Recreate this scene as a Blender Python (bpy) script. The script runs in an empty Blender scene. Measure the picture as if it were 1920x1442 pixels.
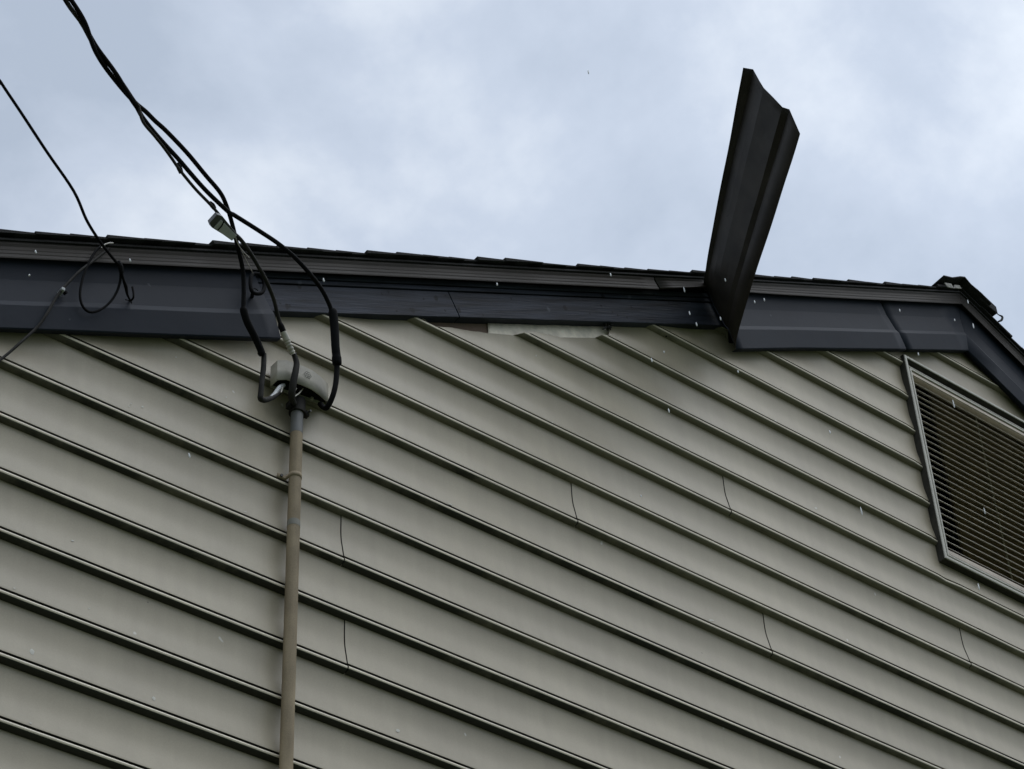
import bpy, math, random
from mathutils import Vector, Matrix, noise
random.seed(7)
scene = bpy.context.scene
COL = scene.collection

# ------------------------------------------------------------------ camera
CAM = Vector((0.0, -4.8798, 1.6))
RT = Vector((0.787708177, -0.614883268, -0.037873399))
UP = Vector((-0.384703652, -0.538986713, 0.749330651))
FW = Vector((0.481164138, 0.575683846, 0.66111208))
FPX = 4346.7
cd = bpy.data.cameras.new('camera'); cam = bpy.data.objects.new('camera', cd); COL.objects.link(cam)
cam.matrix_world = Matrix(((RT.x, UP.x, -FW.x, CAM.x), (RT.y, UP.y, -FW.y, CAM.y), (RT.z, UP.z, -FW.z, CAM.z), (0, 0, 0, 1)))
cd.sensor_width = 36; cd.lens = FPX / 1920 * 36; cd.clip_start = .05; cd.clip_end = 2000
scene.camera = cam
scene.render.resolution_x, scene.render.resolution_y = 1024, 769

# ------------------------------------------------------------------ sky and sun
SUN_EL, SUN_AZ = math.radians(70), math.radians(135)   # azimuth measured from +y towards +x
sd = Vector((math.sin(SUN_AZ) * math.cos(SUN_EL), math.cos(SUN_AZ) * math.cos(SUN_EL), math.sin(SUN_EL)))
w = bpy.data.worlds.new("World"); scene.world = w; w.use_nodes = True
nt = w.node_tree; nt.nodes.clear(); N = nt.nodes.new; L = nt.links.new
out = N('ShaderNodeOutputWorld'); mixs = N('ShaderNodeMixShader')
sky = N('ShaderNodeTexSky'); sky.sky_type = 'NISHITA'; sky.sun_disc = False
sky.sun_elevation = SUN_EL; sky.sun_rotation = SUN_AZ
b1 = N('ShaderNodeBackground'); b1.inputs[1].default_value = .1; L(sky.outputs[0], b1.inputs[0])
tc = N('ShaderNodeTexCoord'); mp = N('ShaderNodeMapping'); L(tc.outputs['Generated'], mp.inputs[0])
mp.inputs['Rotation'].default_value = (.3, .2, .9); mp.inputs['Scale'].default_value = (1, 1, 1.15)
n1 = N('ShaderNodeTexNoise'); n1.inputs['Scale'].default_value = 4.6; n1.inputs['Detail'].default_value = 7
n1.inputs['Roughness'].default_value = .56; n1.inputs['Distortion'].default_value = .15
L(mp.outputs[0], n1.inputs[0])
r1 = N('ShaderNodeValToRGB'); L(n1.outputs[0], r1.inputs[0])
e = r1.color_ramp.elements
e[0].position = .37; e[0].color = (.43, .50, .61, 1)
e[1].position = .62; e[1].color = (.72, .78, .865, 1)
m = r1.color_ramp.elements.new(.5); m.color = (.535, .605, .72, 1)
b2 = N('ShaderNodeBackground'); b2.inputs[1].default_value = .93; L(r1.outputs[0], b2.inputs[0])
# the cloud deck is thicker (darker) to the north-west, thinner to the east
sep = N('ShaderNodeVectorMath'); sep.operation = 'DOT_PRODUCT'; L(tc.outputs['Generated'], sep.inputs[0])
sep.inputs[1].default_value = (.80, -.60, -.03)
mr = N('ShaderNodeMapRange'); L(sep.outputs['Value'], mr.inputs[0])
mr.inputs[1].default_value = -.3; mr.inputs[2].default_value = .3; mr.inputs[3].default_value = 1.06; mr.inputs[4].default_value = 1.26
# overcast deck: dimmer towards the horizon than overhead
sz = N('ShaderNodeSeparateXYZ'); L(tc.outputs['Generated'], sz.inputs[0])
hz = N('ShaderNodeMapRange'); L(sz.outputs['Z'], hz.inputs[0]); hz.interpolation_type = 'SMOOTHSTEP'
hz.inputs[1].default_value = 0; hz.inputs[2].default_value = .58; hz.inputs[3].default_value = .30; hz.inputs[4].default_value = 1.0
mm = N('ShaderNodeMath'); mm.operation = 'MULTIPLY'; L(mr.outputs[0], mm.inputs[0]); L(hz.outputs[0], mm.inputs[1])
zn = N('ShaderNodeMapRange'); L(sz.outputs['Z'], zn.inputs[0]); zn.interpolation_type = 'SMOOTHSTEP'
zn.inputs[1].default_value = .80; zn.inputs[2].default_value = .97; zn.inputs[3].default_value = 1; zn.inputs[4].default_value = 3.6
m3 = N('ShaderNodeMath'); m3.operation = 'MULTIPLY'; L(mm.outputs[0], m3.inputs[0]); L(zn.outputs[0], m3.inputs[1])
L(m3.outputs[0], b2.inputs[1])
mixs.inputs[0].default_value = .94
L(b1.outputs[0], mixs.inputs[1]); L(b2.outputs[0], mixs.inputs[2]); L(mixs.outputs[0], out.inputs[0])
sl = bpy.data.lights.new('sun', 'SUN'); sl.energy = .95; sl.angle = math.radians(68); sl.color = (1, .96, .9)
so = bpy.data.objects.new('sun', sl); COL.objects.link(so)
so.rotation_euler = (-sd).to_track_quat('-Z', 'Y').to_euler()
vs = scene.view_settings; vs.view_transform = 'Standard'; vs.look = 'None'; vs.exposure = 0; vs.gamma = 1

# ------------------------------------------------------------------ helpers
def at(px, py, y=None, dist=None):
    """pixel of the 1920 wide photograph -> the point of that ray on the vertical plane y, or at a distance"""
    v = FW + RT * ((px - 960) / FPX) - UP * ((py - 721) / FPX)
    if dist is not None:
        return CAM + v.normalized() * dist
    return CAM + v * ((y - CAM.y) / v.y)

def atplane(px, py, p, nrm):
    v = FW + RT * ((px - 960) / FPX) - UP * ((py - 721) / FPX)
    return CAM + v * ((p - CAM).dot(nrm) / v.dot(nrm))

def empty(name, loc, label, cat, group=None):
    o = bpy.data.objects.new(name, None); COL.objects.link(o); o.location = loc; o.empty_display_size = .1
    o['label'] = label; o['category'] = cat
    if group: o['group'] = group
    return o

class MB:
    def __init__(s): s.v = []; s.f = []; s.m = []
    def add(s, vs, fs, mi=0):
        b = len(s.v); s.v += [Vector(x) for x in vs]; s.f += [tuple(b + i for i in f) for f in fs]; s.m += [mi] * len(fs)
    def box(s, a, b, mi=0):
        x0, y0, z0 = a; x1, y1, z1 = b
        s.add([(x0,y0,z0),(x1,y0,z0),(x1,y1,z0),(x0,y1,z0),(x0,y0,z1),(x1,y0,z1),(x1,y1,z1),(x0,y1,z1)],
              [(0,3,2,1),(4,5,6,7),(0,1,5,4),(1,2,6,5),(2,3,7,6),(3,0,4,7)], mi)
    def loft(s, secs, closed=True, caps=True, mi=0):
        n = len(secs[0]); vs = [p for q in secs for p in q]; fs = []
        for k in range(len(secs) - 1):
            for i in range(n if closed else n - 1):
                j = (i + 1) % n
                fs.append((k * n + i, k * n + j, (k + 1) * n + j, (k + 1) * n + i))
        if caps and closed:
            fs.append(tuple(range(n))[::-1]); fs.append(tuple((len(secs) - 1) * n + i for i in range(n)))
        s.add(vs, fs, mi)
    def tube(s, pts, rad, n=10, smooth=True, mi=0, sub=6):
        pts = [Vector(p) for p in pts]
        rr = rad if isinstance(rad, (list, tuple)) else [rad] * len(pts)
        if smooth and len(pts) > 2:
            q, qr = [], []
            for i in range(len(pts) - 1):
                p0, p1, p2, p3 = pts[max(i-1, 0)], pts[i], pts[i+1], pts[min(i+2, len(pts)-1)]
                for k in range(sub):
                    t = k / sub
                    q.append(.5 * ((2*p1) + (p2-p0)*t + (2*p0-5*p1+4*p2-p3)*t*t + (3*p1-p0-3*p2+p3)*t**3))
                    qr.append(rr[i] * (1-t) + rr[i+1] * t)
            q.append(pts[-1]); qr.append(rr[-1]); pts, rr = q, qr
        secs = []; nrm = None
        for i, p in enumerate(pts):
            t = (pts[min(i+1, len(pts)-1)] - pts[max(i-1, 0)]).normalized()
            if nrm is None: nrm = t.orthogonal().normalized()
            nrm = (nrm - t * nrm.dot(t)).normalized(); b = t.cross(nrm)
            secs.append([p + (nrm * math.cos(a) + b * math.sin(a)) * rr[i] for a in [2*math.pi*k/n for k in range(n)]])
        s.loft(secs, mi=mi)
    def build(s, name, mats, parent=None, smooth=False, solid=0, bevel=0, kind=None, label=None, off=0, sharp=40):
        me = bpy.data.meshes.new(name); me.from_pydata([tuple(v) for v in s.v], [], s.f)
        if not isinstance(mats, (list, tuple)): mats = [mats]
        for mm in mats: me.materials.append(mm)
        me.polygons.foreach_set('material_index', s.m)
        if smooth: me.polygons.foreach_set('use_smooth', [True] * len(s.f))
        me.update()
        o = bpy.data.objects.new(name, me); COL.objects.link(o)
        if parent:
            o.parent = parent; mw = Matrix.Translation(-Vector(parent.get('_base', parent.location)))
            me.transform(mw)
            o['_base'] = list(parent.get('_base', parent.location))
        if solid:
            md = o.modifiers.new('thickness', 'SOLIDIFY'); md.thickness = solid; md.offset = off
        if bevel:
            md = o.modifiers.new('edge', 'BEVEL'); md.width = bevel; md.segments = 2; md.limit_method = 'ANGLE'
        if smooth:
            try: me.set_sharp_from_angle(angle=math.radians(sharp))
            except Exception: pass
        if kind: o['kind'] = kind
        if label: o['label'] = label
        return o

# ------------------------------------------------------------------ materials
def mat(name, base, rough=.5, metal=0, spec=.5, var=0., vscale=3., stretch=(1,1,1), rot=0, bump=0., bscale=40., spots=None, fine=0., streak=0., course=0.):
    """base colour with large soft variation, fine grain, optional stains; object coordinates"""
    m = bpy.data.materials.new(name); m.use_nodes = True
    nt = m.node_tree; N = nt.nodes.new; L = nt.links.new
    bs = nt.nodes['Principled BSDF']; bs.inputs['Roughness'].default_value = rough; bs.inputs['Metallic'].default_value = metal
    bs.inputs['Specular IOR Level'].default_value = spec
    tc = N('ShaderNodeTexCoord'); mp = N('ShaderNodeMapping'); L(tc.outputs['Object'], mp.inputs[0])
    mp.vector_type = 'POINT'
    mr0 = N('ShaderNodeMapping'); L(tc.outputs['Object'], mr0.inputs[0]); mr0.inputs['Rotation'].default_value = (0, rot, 0)
    L(mr0.outputs[0], mp.inputs[0]); mp.inputs['Scale'].default_value = stretch
    col = None
    rgb = N('ShaderNodeRGB'); rgb.outputs[0].default_value = (*base, 1); col = rgb.outputs[0]
    def mul(colr, fac_socket, lo, hi):
        mr = N('ShaderNodeMapRange'); L(fac_socket, mr.inputs[0]); mr.inputs[1].default_value = .3; mr.inputs[2].default_value = .7
        mr.inputs[3].default_value = lo; mr.inputs[4].default_value = hi
        v = N('ShaderNodeVectorMath'); v.operation = 'SCALE'; L(colr, v.inputs[0]); L(mr.outputs[0], v.inputs['Scale'])
        return v.outputs[0]
    if var:
        n = N('ShaderNodeTexNoise'); n.inputs['Scale'].default_value = vscale; n.inputs['Detail'].default_value = 5
        L(mp.outputs[0], n.inputs[0]); col = mul(col, n.outputs[0], 1 - var, 1 + var)
    if fine:
        n = N('ShaderNodeTexNoise'); n.inputs['Scale'].default_value = 260; n.inputs['Detail'].default_value = 3
        L(tc.outputs['Object'], n.inputs[0]); col = mul(col, n.outputs[0], 1 - fine, 1 + fine)
    if streak:   # rain streaks running down
        m2 = N('ShaderNodeMapping'); L(tc.outputs['Object'], m2.inputs[0]); m2.inputs['Scale'].default_value = (22, 22, 1.6)
        n = N('ShaderNodeTexNoise'); n.inputs['Scale'].default_value = 1; n.inputs['Detail'].default_value = 4
        L(m2.outputs[0], n.inputs[0]); col = mul(col, n.outputs[0], 1 - streak, 1 + streak)
    if course:   # every course of siding has faded a little differently
        sx = N('ShaderNodeSeparateXYZ'); L(tc.outputs['Object'], sx.inputs[0])
        f1 = N('ShaderNodeMath'); f1.operation = 'MULTIPLY_ADD'; L(sx.outputs['Z'], f1.inputs[0]); f1.inputs[1].default_value = 1 / .203; f1.inputs[2].default_value = -6.2856 / .203 + 60.035
        f2 = N('ShaderNodeMath'); f2.operation = 'FLOOR'; L(f1.outputs[0], f2.inputs[0])
        wn = N('ShaderNodeTexWhiteNoise'); wn.noise_dimensions = '1D'; L(f2.outputs[0], wn.inputs['W'])
        col = mul(col, wn.outputs['Value'], 1 - course, 1 + course)
    if spots:    # scattered small stains: (scale, size, colour, amount)
        for sc, th, c, amt in spots:
            m3 = N('ShaderNodeMapping'); L(tc.outputs['Object'], m3.inputs[0]); m3.inputs['Scale'].default_value = (1, 0.02, .8)
            wn = N('ShaderNodeTexNoise'); wn.inputs['Scale'].default_value = sc * 5; L(tc.outputs['Object'], wn.inputs[0])
            ad = N('ShaderNodeVectorMath'); ad.operation = 'MULTIPLY_ADD'; L(wn.outputs['Color'], ad.inputs[0])
            ad.inputs[1].default_value = (.03/sc*5,) * 3; L(m3.outputs[0], ad.inputs[2])
            sxz = N('ShaderNodeSeparateXYZ'); L(ad.outputs[0], sxz.inputs[0]); cxz = N('ShaderNodeCombineXYZ')
            L(sxz.outputs['X'], cxz.inputs[0]); L(sxz.outputs['Z'], cxz.inputs[1]); vo = N('ShaderNodeTexVoronoi'); vo.voronoi_dimensions = '2D'; vo.inputs['Scale'].default_value = sc; L(cxz.outputs[0], vo.inputs['Vector'])
            cr = N('ShaderNodeMapRange'); L(vo.outputs['Distance'], cr.inputs[0]); cr.inputs[1].default_value = th; cr.inputs[2].default_value = th * .6
            gate = N('ShaderNodeMath'); gate.operation = 'GREATER_THAN'; L(vo.outputs['Color'], gate.inputs[0]); gate.inputs[1].default_value = .62
            ml = N('ShaderNodeMath'); ml.operation = 'MULTIPLY'; L(cr.outputs[0], ml.inputs[0]); L(gate.outputs[0], ml.inputs[1])
            ml2 = N('ShaderNodeMath'); ml2.operation = 'MULTIPLY'; L(ml.outputs[0], ml2.inputs[0]); ml2.inputs[1].default_value = amt
            mx = N('ShaderNodeMix'); mx.data_type = 'RGBA'; L(ml2.outputs[0], mx.inputs[0]); L(col, mx.inputs[6]); mx.inputs[7].default_value = (*c, 1)
            col = mx.outputs[2]
    L(col, bs.inputs['Base Color'])
    if bump:
        n = N('ShaderNodeTexNoise'); n.inputs['Scale'].default_value = bscale; n.inputs['Detail'].default_value = 4
        L(mp.outputs[0], n.inputs[0]); b = N('ShaderNodeBump'); b.inputs['Strength'].default_value = bump; b.inputs['Distance'].default_value = .003
        L(n.outputs[0], b.inputs['Height']); L(b.outputs[0], bs.inputs['Normal'])
    return m

TH = math.atan(.512)
SID = (.345, .300, .215)
M_sid = mat('siding paint', SID, .46, spec=.6, course=.03, var=.09, vscale=2.2, fine=.05, streak=.045, bump=.5, bscale=5,
            spots=[(2.4, .014, (.62, .61, .56), .6), (1.7, .006, (.07, .065, .05), .6)])
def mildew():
    m = mat('shade darkened siding paint with mildew', (.185, .162, .120), .6, var=.15, vscale=6, fine=.1)  # undersides and grooves: base darkened as painted shade, mildew comes on top
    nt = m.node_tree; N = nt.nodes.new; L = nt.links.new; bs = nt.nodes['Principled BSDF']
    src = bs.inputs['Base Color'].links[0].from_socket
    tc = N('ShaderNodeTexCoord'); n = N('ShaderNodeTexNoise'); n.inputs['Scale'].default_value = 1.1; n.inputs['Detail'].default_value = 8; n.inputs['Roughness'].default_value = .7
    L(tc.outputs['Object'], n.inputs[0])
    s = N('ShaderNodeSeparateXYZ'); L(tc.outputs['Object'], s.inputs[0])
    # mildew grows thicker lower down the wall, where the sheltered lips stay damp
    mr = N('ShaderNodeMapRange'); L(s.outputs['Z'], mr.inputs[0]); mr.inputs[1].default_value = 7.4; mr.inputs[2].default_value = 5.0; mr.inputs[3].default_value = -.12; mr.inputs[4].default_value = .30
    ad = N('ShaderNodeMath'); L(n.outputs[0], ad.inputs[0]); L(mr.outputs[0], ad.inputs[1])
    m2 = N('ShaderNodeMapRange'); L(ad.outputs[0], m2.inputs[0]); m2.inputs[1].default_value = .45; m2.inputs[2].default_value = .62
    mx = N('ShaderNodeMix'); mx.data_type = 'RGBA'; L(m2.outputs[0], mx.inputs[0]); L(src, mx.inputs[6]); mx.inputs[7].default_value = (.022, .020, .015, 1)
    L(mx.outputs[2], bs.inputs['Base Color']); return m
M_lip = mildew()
M_bead = mat('siding edge painted highlight', (.66, .59, .46), .28, var=.15, vscale=5, fine=.08)  # lighter than the panels: the lap edge's highlight painted into the colour
M_trim = mat('navy charcoal coil stock', (.0105, .0150, .0245), .6, spec=.2, var=.10, vscale=5, fine=.05, bump=.25, bscale=14, spots=[(4, .018, (.07, .08, .10), .5)])
M_trimin = mat('bare back of coil stock', (.034, .029, .0255), .6, spec=.3, var=.35, vscale=9, fine=.08, bump=.3, bscale=20, spots=[(11, .05, (.015, .013, .012), .7)])
M_drip = mat('grey brown drip edge metal', (.037, .031, .0255), .6, spec=.25, var=.12, vscale=6, stretch=(1, 1, 10), rot=TH, fine=.05)
M_board = mat('weathered navy painted board', (.024, .028, .040), .6, spec=.22, var=.7, vscale=9, stretch=(.35, 1, 5), rot=TH, fine=.12, bump=.6, bscale=30,
              spots=[(9, .11, (.003, .0035, .006), .95), (17, .10, (.004, .005, .008), .9), (5, .05, (.09, .10, .12), .5)])
M_shing = mat('dark asphalt shingles', (.018, .017, .017), .95, var=.3, vscale=30, fine=.3, bump=.8, bscale=120)
M_dark = mat('dark wall backing', (.012, .011, .010), .9)
M_sheath = mat('bare brown sheathing', (.17, .115, .085), .8, var=.25, vscale=12, fine=.1)
M_wrap = mat('white house wrap', (.88, .79, .66), .6, var=.2, vscale=25, bump=.6, bscale=30)
M_ventshade = mat('painted vent shade', (.030, .027, .020), .8, var=.4, vscale=20)  # near-black colour painting the shade on the vent's side and under-flange faces
M_vent = mat('vent frame paint', (.44, .42, .36), .42, var=.10, vscale=12, fine=.06, bump=.25, bscale=30, spots=[(14, .05, (.07, .065, .055), .6)])
M_tan = mat('tan louvre rail', (.52, .44, .36), .5, var=.15, vscale=10, fine=.08)
M_slat = mat('louvre slat paint', (.62, .58, .48), .45, var=.12, vscale=9)
M_insul = mat('brown attic board', (.17, .12, .065), .9, var=.3, vscale=14, bump=.5)
M_cond = mat('tan painted conduit', (.29, .23, .15), .7, spec=.25, var=.22, vscale=7, fine=.10, streak=.30)
M_condg = mat('bare grey conduit', (.145, .145, .14), .5, var=.15, vscale=12, fine=.06)
M_scrape = mat('scraped grey paint', (.21, .20, .165), .6, var=.25, vscale=30)
M_head = mat('dull cast weatherhead', (.38, .35, .29), .5, var=.3, vscale=12, fine=.06, bump=.3, bscale=50)
M_blk = mat('black insulation', (.004, .004, .0045), .8, spec=.12, var=.2, vscale=20)
M_brn = mat('weathered dark insulation', (.020, .018, .015), .7, spec=.25, var=.5, vscale=30)
M_alu = mat('dull aluminium', (.46, .43, .37), .5, var=.25, vscale=40, spec=.6)
M_steel = mat('dark galvanised wire', (.06, .06, .058), .5, var=.3, vscale=40)
M_pl = mat('grey white plastic', (.42, .43, .43), .45, var=.1, vscale=20)
M_ground = mat('mown grass', (.05, .07, .03), 1, var=.4, vscale=1, fine=.3)
M_ice = mat('wet sleet', (.82, .83, .84), .25, var=.05)
M_fleck = mat('pale droppings', (.50, .485, .42), .6, var=.1, vscale=60)

# ------------------------------------------------------------------ ground
g = MB(); g.box((-300, -300, -.3), (300, 300, 0)); g.build('ground', M_ground, kind='structure')

# ------------------------------------------------------------------ the house
XA = 6.853; SL = .512; ZA = 8.823; CT, ST = math.cos(TH), math.sin(TH)
EAVE_L, EAVE_R = -.7, 2 * XA + .7
house = empty('house', (XA, 0, 0), 'gabled house wall with grey beige lap siding and dark navy rake trim', 'house')

def bow(x):
    k = [(-9, .02), (2.07, .006), (3.0, -.013), (5.27, -.022), (5.69, -.007), (6.6, 0), (99, 0)]
    for (a, b), (c, d) in zip(k, k[1:]):
        if a <= x <= c: return b + (d - b) * (x - a) / (c - a)
    return 0
def zline(x): return ZA - SL * abs(XA - x)
def rake(x, p, y, side=-1, bw=True):
    """point at perpendicular distance p above the trim's lower edge, at the station x on that edge"""
    z = zline(x) + (bow(x) * max(0, 1 - p / .15) if (bw and side < 0) else 0)
    return Vector((x + side * p * ST, y, z + p * CT))
def mitre(p, y): return Vector((XA, y, ZA + p / CT))
def xpx(px, py, y): return at(px, py, y=y).x

# siding profile: (y, z) from the hidden back of the lip up to under the next course
E_ = .203; Z0 = 6.2856
PROF = [(.0215, -.0135), (.0125, -.0128), (.0035, -.0090), (-.0008, -.0045), (-.0022, -.0006), (-.0020, .0024), (.0004, .0060), (.0105, .0064), (.0115, .0136), (.0028, .0160),
        (.0028, .0185), (.0046, .026), (.0078, .042), (.0116, .060), (.0150, .076), (.0178, .092), (.0196, .108), (.0205, .128), (.0208, .150), (.0205, .175), (.0207, .1975)]
LIPN = 4   # first faces are the sheltered underside
def panel_y(dz):
    q = PROF[9:]
    for (a, b), (c, d) in zip(q, q[1:]):
        if b <= dz <= d: return a + (c - a) * (dz - b) / (d - b)
    return .02
CUT = [(3.03, 8.95), (3.66, 8.955), (3.70, 8.93), (3.75, 8.903), (3.80, 8.909), (3.99, 8.894), (4.146, 8.884), (4.20, 8.896), (4.35, 8.880), (4.528, 8.882), (4.60, 8.888), (4.605, 8.95), (5.27, 8.955)]
def zcut(x):
    h = 8.87
    if CUT[0][0] <= x <= CUT[-1][0]:
        for (a, b), (c, d) in zip(CUT, CUT[1:]):
            if a <= x <= c: h = b + (d - b) * (x - a) / (c - a); break
        h += .003 * noise.noise(Vector((x * 30, 0, 0)))
    return h - SL * abs(XA - x)
JOINTS = {1: [3.345], 3: [3.364, -0.2], -2: [4.350], -4: [5.143], -1: [5.265], -3: [6.425], 5: [8.9], -6: [8.1], 0: [1.1, 8.4], 7: [3.35], 2: [1.2]}
VX0, VX1, VZ0, VZ1 = 6.378, 2 * XA - 6.378, 7.405, 8.555    # the vent opening
sid = MB()
def run(n, xs, dy=0, lo=None, hi=None):
    zb = Z0 - n * E_; secs = []
    for x in xs:
        zc = zcut(x) if hi is None else min(hi, zcut(x)); sec = []
        wob = .0009 * noise.noise(Vector((x * 1.3, n * 3.7, 0))) + .0005 * noise.noise(Vector((x * 5, n * 1.7, 4)))
        wz = .0010 * noise.noise(Vector((x * .9, n * 5.1, 9)))
        # the strips beside the vent are pinched in under its flange
        near = 0
        if VZ0 - .02 < zb + .1 < VZ1 + .02:
            near = max(0, 1 - abs(x - (VX0 - .002)) / .05) if x < XA else max(0, 1 - abs(x - (VX1 + .002)) / .05)
        for (y, z) in PROF:
            sec.append([y + dy + wob + near * .5 * (.021 - y) * .6, zb + z + wz])
        outp = []; cutp = None
        for i, (y, z) in enumerate(sec):
            if cutp is None and z > zc:
                if i == 0: cutp = (y, zc)
                else:
                    y0, z0 = sec[i-1]; t = (zc - z0) / max(z - z0, 1e-6); t = min(max(t, 0), 1); cutp = (y0 + (y - y0) * t, zc if z0 < zc else z0)
            outp.append(cutp if cutp else (y, z))
        if lo is not None:
            for i in range(len(outp) - 1, -1, -1):
                if outp[i][1] < lo and i < len(outp) - 1:
                    y1, z1 = outp[i+1]; y0, z0 = outp[i]; t = min(max((lo - z0) / max(z1 - z0, 1e-6), 0), 1)
                    c0 = (y0 + (y1 - y0) * t, lo)
                    for q in range(i + 1): outp[q] = c0
                    break
        secs.append([Vector((x, y, z)) for y, z in outp])
    nn = len(PROF); vs = [p for q in secs for p in q]
    lipf, facef, beadf = [], [], []
    for k in range(len(secs) - 1):
        for i in range(nn - 1):
            a, b, c, d = k*nn+i, (k+1)*nn+i, (k+1)*nn+i+1, k*nn+i+1
            if (vs[a] - vs[d]).length < 1e-7 and (vs[b] - vs[c]).length < 1e-7: continue
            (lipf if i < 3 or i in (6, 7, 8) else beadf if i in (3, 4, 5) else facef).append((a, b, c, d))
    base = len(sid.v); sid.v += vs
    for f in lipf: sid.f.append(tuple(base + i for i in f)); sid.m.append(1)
    for f in beadf: sid.f.append(tuple(base + i for i in f)); sid.m.append(2)
    for f in facef: sid.f.append(tuple(base + i for i in f)); sid.m.append(0)
def xrange(a, b, n):
    xs = [a]; zb = Z0 - n * E_
    x = a
    while x < b - 1e-6:
        near = abs((ZA + .1 - SL * abs(XA - x)) - (zb + .1)) < .35
        st = .02 if near and 1.5 < x < 7.8 else (.08 if 1.5 < x < 7.8 else .4)
        x = min(b, x + st); xs.append(x)
    return xs
for n in range(-14, 30):
    zb = Z0 - n * E_
    if zb < .15: continue
    lx = XA - (9.0 - zb) / SL; lx = max(lx, -.45); rx = min(2 * XA - lx, 2 * XA + .45)
    if lx >= XA: continue
    brk = sorted([x for x in JOINTS.get(n, []) if lx < x < rx])
    segs = []; a = lx
    for x in brk: segs.append((a, x - .0016)); a = x + .0014
    segs.append((a, rx))
    # cut out the attic vent: whole courses stop at its sides, the ones above and below are notched
    if zb + .2 > VZ0 and zb < VZ1:
        s2 = []
        for a, b in segs:
            if b <= VX0 or a >= VX1: s2.append((a, b)); continue
            if a < VX0: s2.append((a, VX0 + .004))
            if b > VX1: s2.append((VX1 - .004, b))
        if zb < VZ0: run(n, xrange(VX0 + .004, VX1 - .004, n), hi=VZ0 + .006)
        if zb + .2 > VZ1: run(n, xrange(VX0 + .004, VX1 - .004, n), lo=VZ1 - .004)
        segs = s2
    for k, (a, b) in enumerate(segs):
        if b - a > .01: run(n, xrange(a, b, n), dy=-.0022 if k % 2 else 0)
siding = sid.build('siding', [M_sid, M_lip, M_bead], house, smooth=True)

# backing behind the siding, side and back walls
b = MB()
pts = [(-.4, 0.0), (2 * XA + .4, 0.0), (2 * XA + .4, zline(2 * XA + .4) + .15), (XA, ZA + .18), (-.4, zline(-.4) + .15)]
def gable(mb, y0, y1, hole=None):
    f = [Vector((x, y0, z)) for x, z in pts]; k = [Vector((x, y1, z)) for x, z in pts]
    mb.loft([f, k])
w_ = .04
for a, c in ((-.4, VX0 + .03), (VX1 - .03, 2 * XA + .4)):
    P = [(a, 0), (c, 0), (c, zline(c) + .17), (a, zline(a) + .17)]
    b.loft([[Vector((x, .030, z)) for x, z in P], [Vector((x, .045, z)) for x, z in P]])
b.box((VX0 + .03, .030, 0), (VX1 - .03, .045, VZ0 + .03))
P = [(VX0 + .03, VZ1 - .03), (VX1 - .03, VZ1 - .03), (VX1 - .03, zline(VX1) + .15), (XA, ZA + .17), (VX0 + .03, zline(VX0) + .15)]
b.loft([[Vector((x, .030, z)) for x, z in P], [Vector((x, .045, z)) for x, z in P]])
b.build('wall_sheathing', M_dark, house)
b = MB(); b.box((-.42, .05, 0), (-.40, 9, zline(-.4) + .1)); b.box((2*XA+.40, .05, 0), (2*XA+.42, 9, zline(-.4) + .1))
f = [Vector((x, 8.98, z)) for x, z in pts]; k = [Vector((x, 9.0, z)) for x, z in pts]; b.loft([f, k])
b.build('wall', M_sid, house)

# what shows where the trim is torn off: bare sheathing and crumpled white house wrap
def wallpatch(name, xs, h0, h1, y, m, amp=0, ragged=0):
    mb = MB(); secs = []
    for i, x in enumerate(xs):
        cc = []
        for k in range(5):
            h = h0 + (h1 - h0) * k / 4
            if k == 0 and ragged: h += ragged * noise.noise(Vector((x * 17, 3, 0)))
            cc.append(Vector((x, y + amp * noise.noise(Vector((x * 22, h * 40, 1))), h - SL * abs(XA - x))))
        secs.append(cc)
    mb.loft(secs, closed=False); return mb.build(name, m, house, solid=.0015, smooth=bool(amp))
wallpatch('bare_sheathing', [3.70 + i * .02 for i in range(17)], 8.85, 8.99, .0285, M_sheath)
wallpatch('house_wrap', [3.995 + i * .015 for i in range(42)], 8.80, 8.948, .0228, M_wrap, amp=.0012)

# ---- rake boards and mouldings under the trim
def prism_rake(mb, x0, x1, poly, steps=1, bw=False, cut0=True, cut1=True, mit=False):
    """poly: (y, p) closed; swept along the left slope from station x0 to x1"""
    secs = []
    for i in range(steps + 1):
        x = x0 + (x1 - x0) * i / steps
        if mit and i == steps: secs.append([mitre(p, y) for y, p in poly])
        else: secs.append([rake(x, p, y, bw=bw) for y, p in poly])
    mb.loft(secs)
H = lambda h: (h - ZA) * CT
bx = xpx(882, 592, -.013)
for x0, x1 in ((-.6, bx - .0015), (bx + .0015, 5.9)):
    mb = MB(); secs = []
    n_ = max(2, int((x1 - x0) / .06))
    for i in range(n_ + 1):
        x = x0 + (x1 - x0) * i / n_
        wv = .0015 * noise.noise(Vector((x * 2.2, 0, 0))); wl = .0025 * noise.noise(Vector((x * 9, 5, 0)))
        secs.append([rake(x, H(h) + (wl if k in (0, 3) else 0), y + wv, bw=False) for k, (y, h) in enumerate(((-.013, 8.944), (-.013, 9.070), (.028, 9.070), (.028, 8.944)))])
    mb.loft(secs); mb.build('rake_board', M_board, house, bevel=.002)
for y0, h0, h1 in ((-.0155, 9.0755, 9.0945), (-.018, 9.1005, 9.122)):
    mb = MB(); prism_rake(mb, -.6, 5.6, [(y0, H(h0)), (y0, H(h1)), (.02, H(h1)), (.02, H(h0))], 30)
    mb.build('moulding', M_board, house, bevel=.0015)

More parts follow.
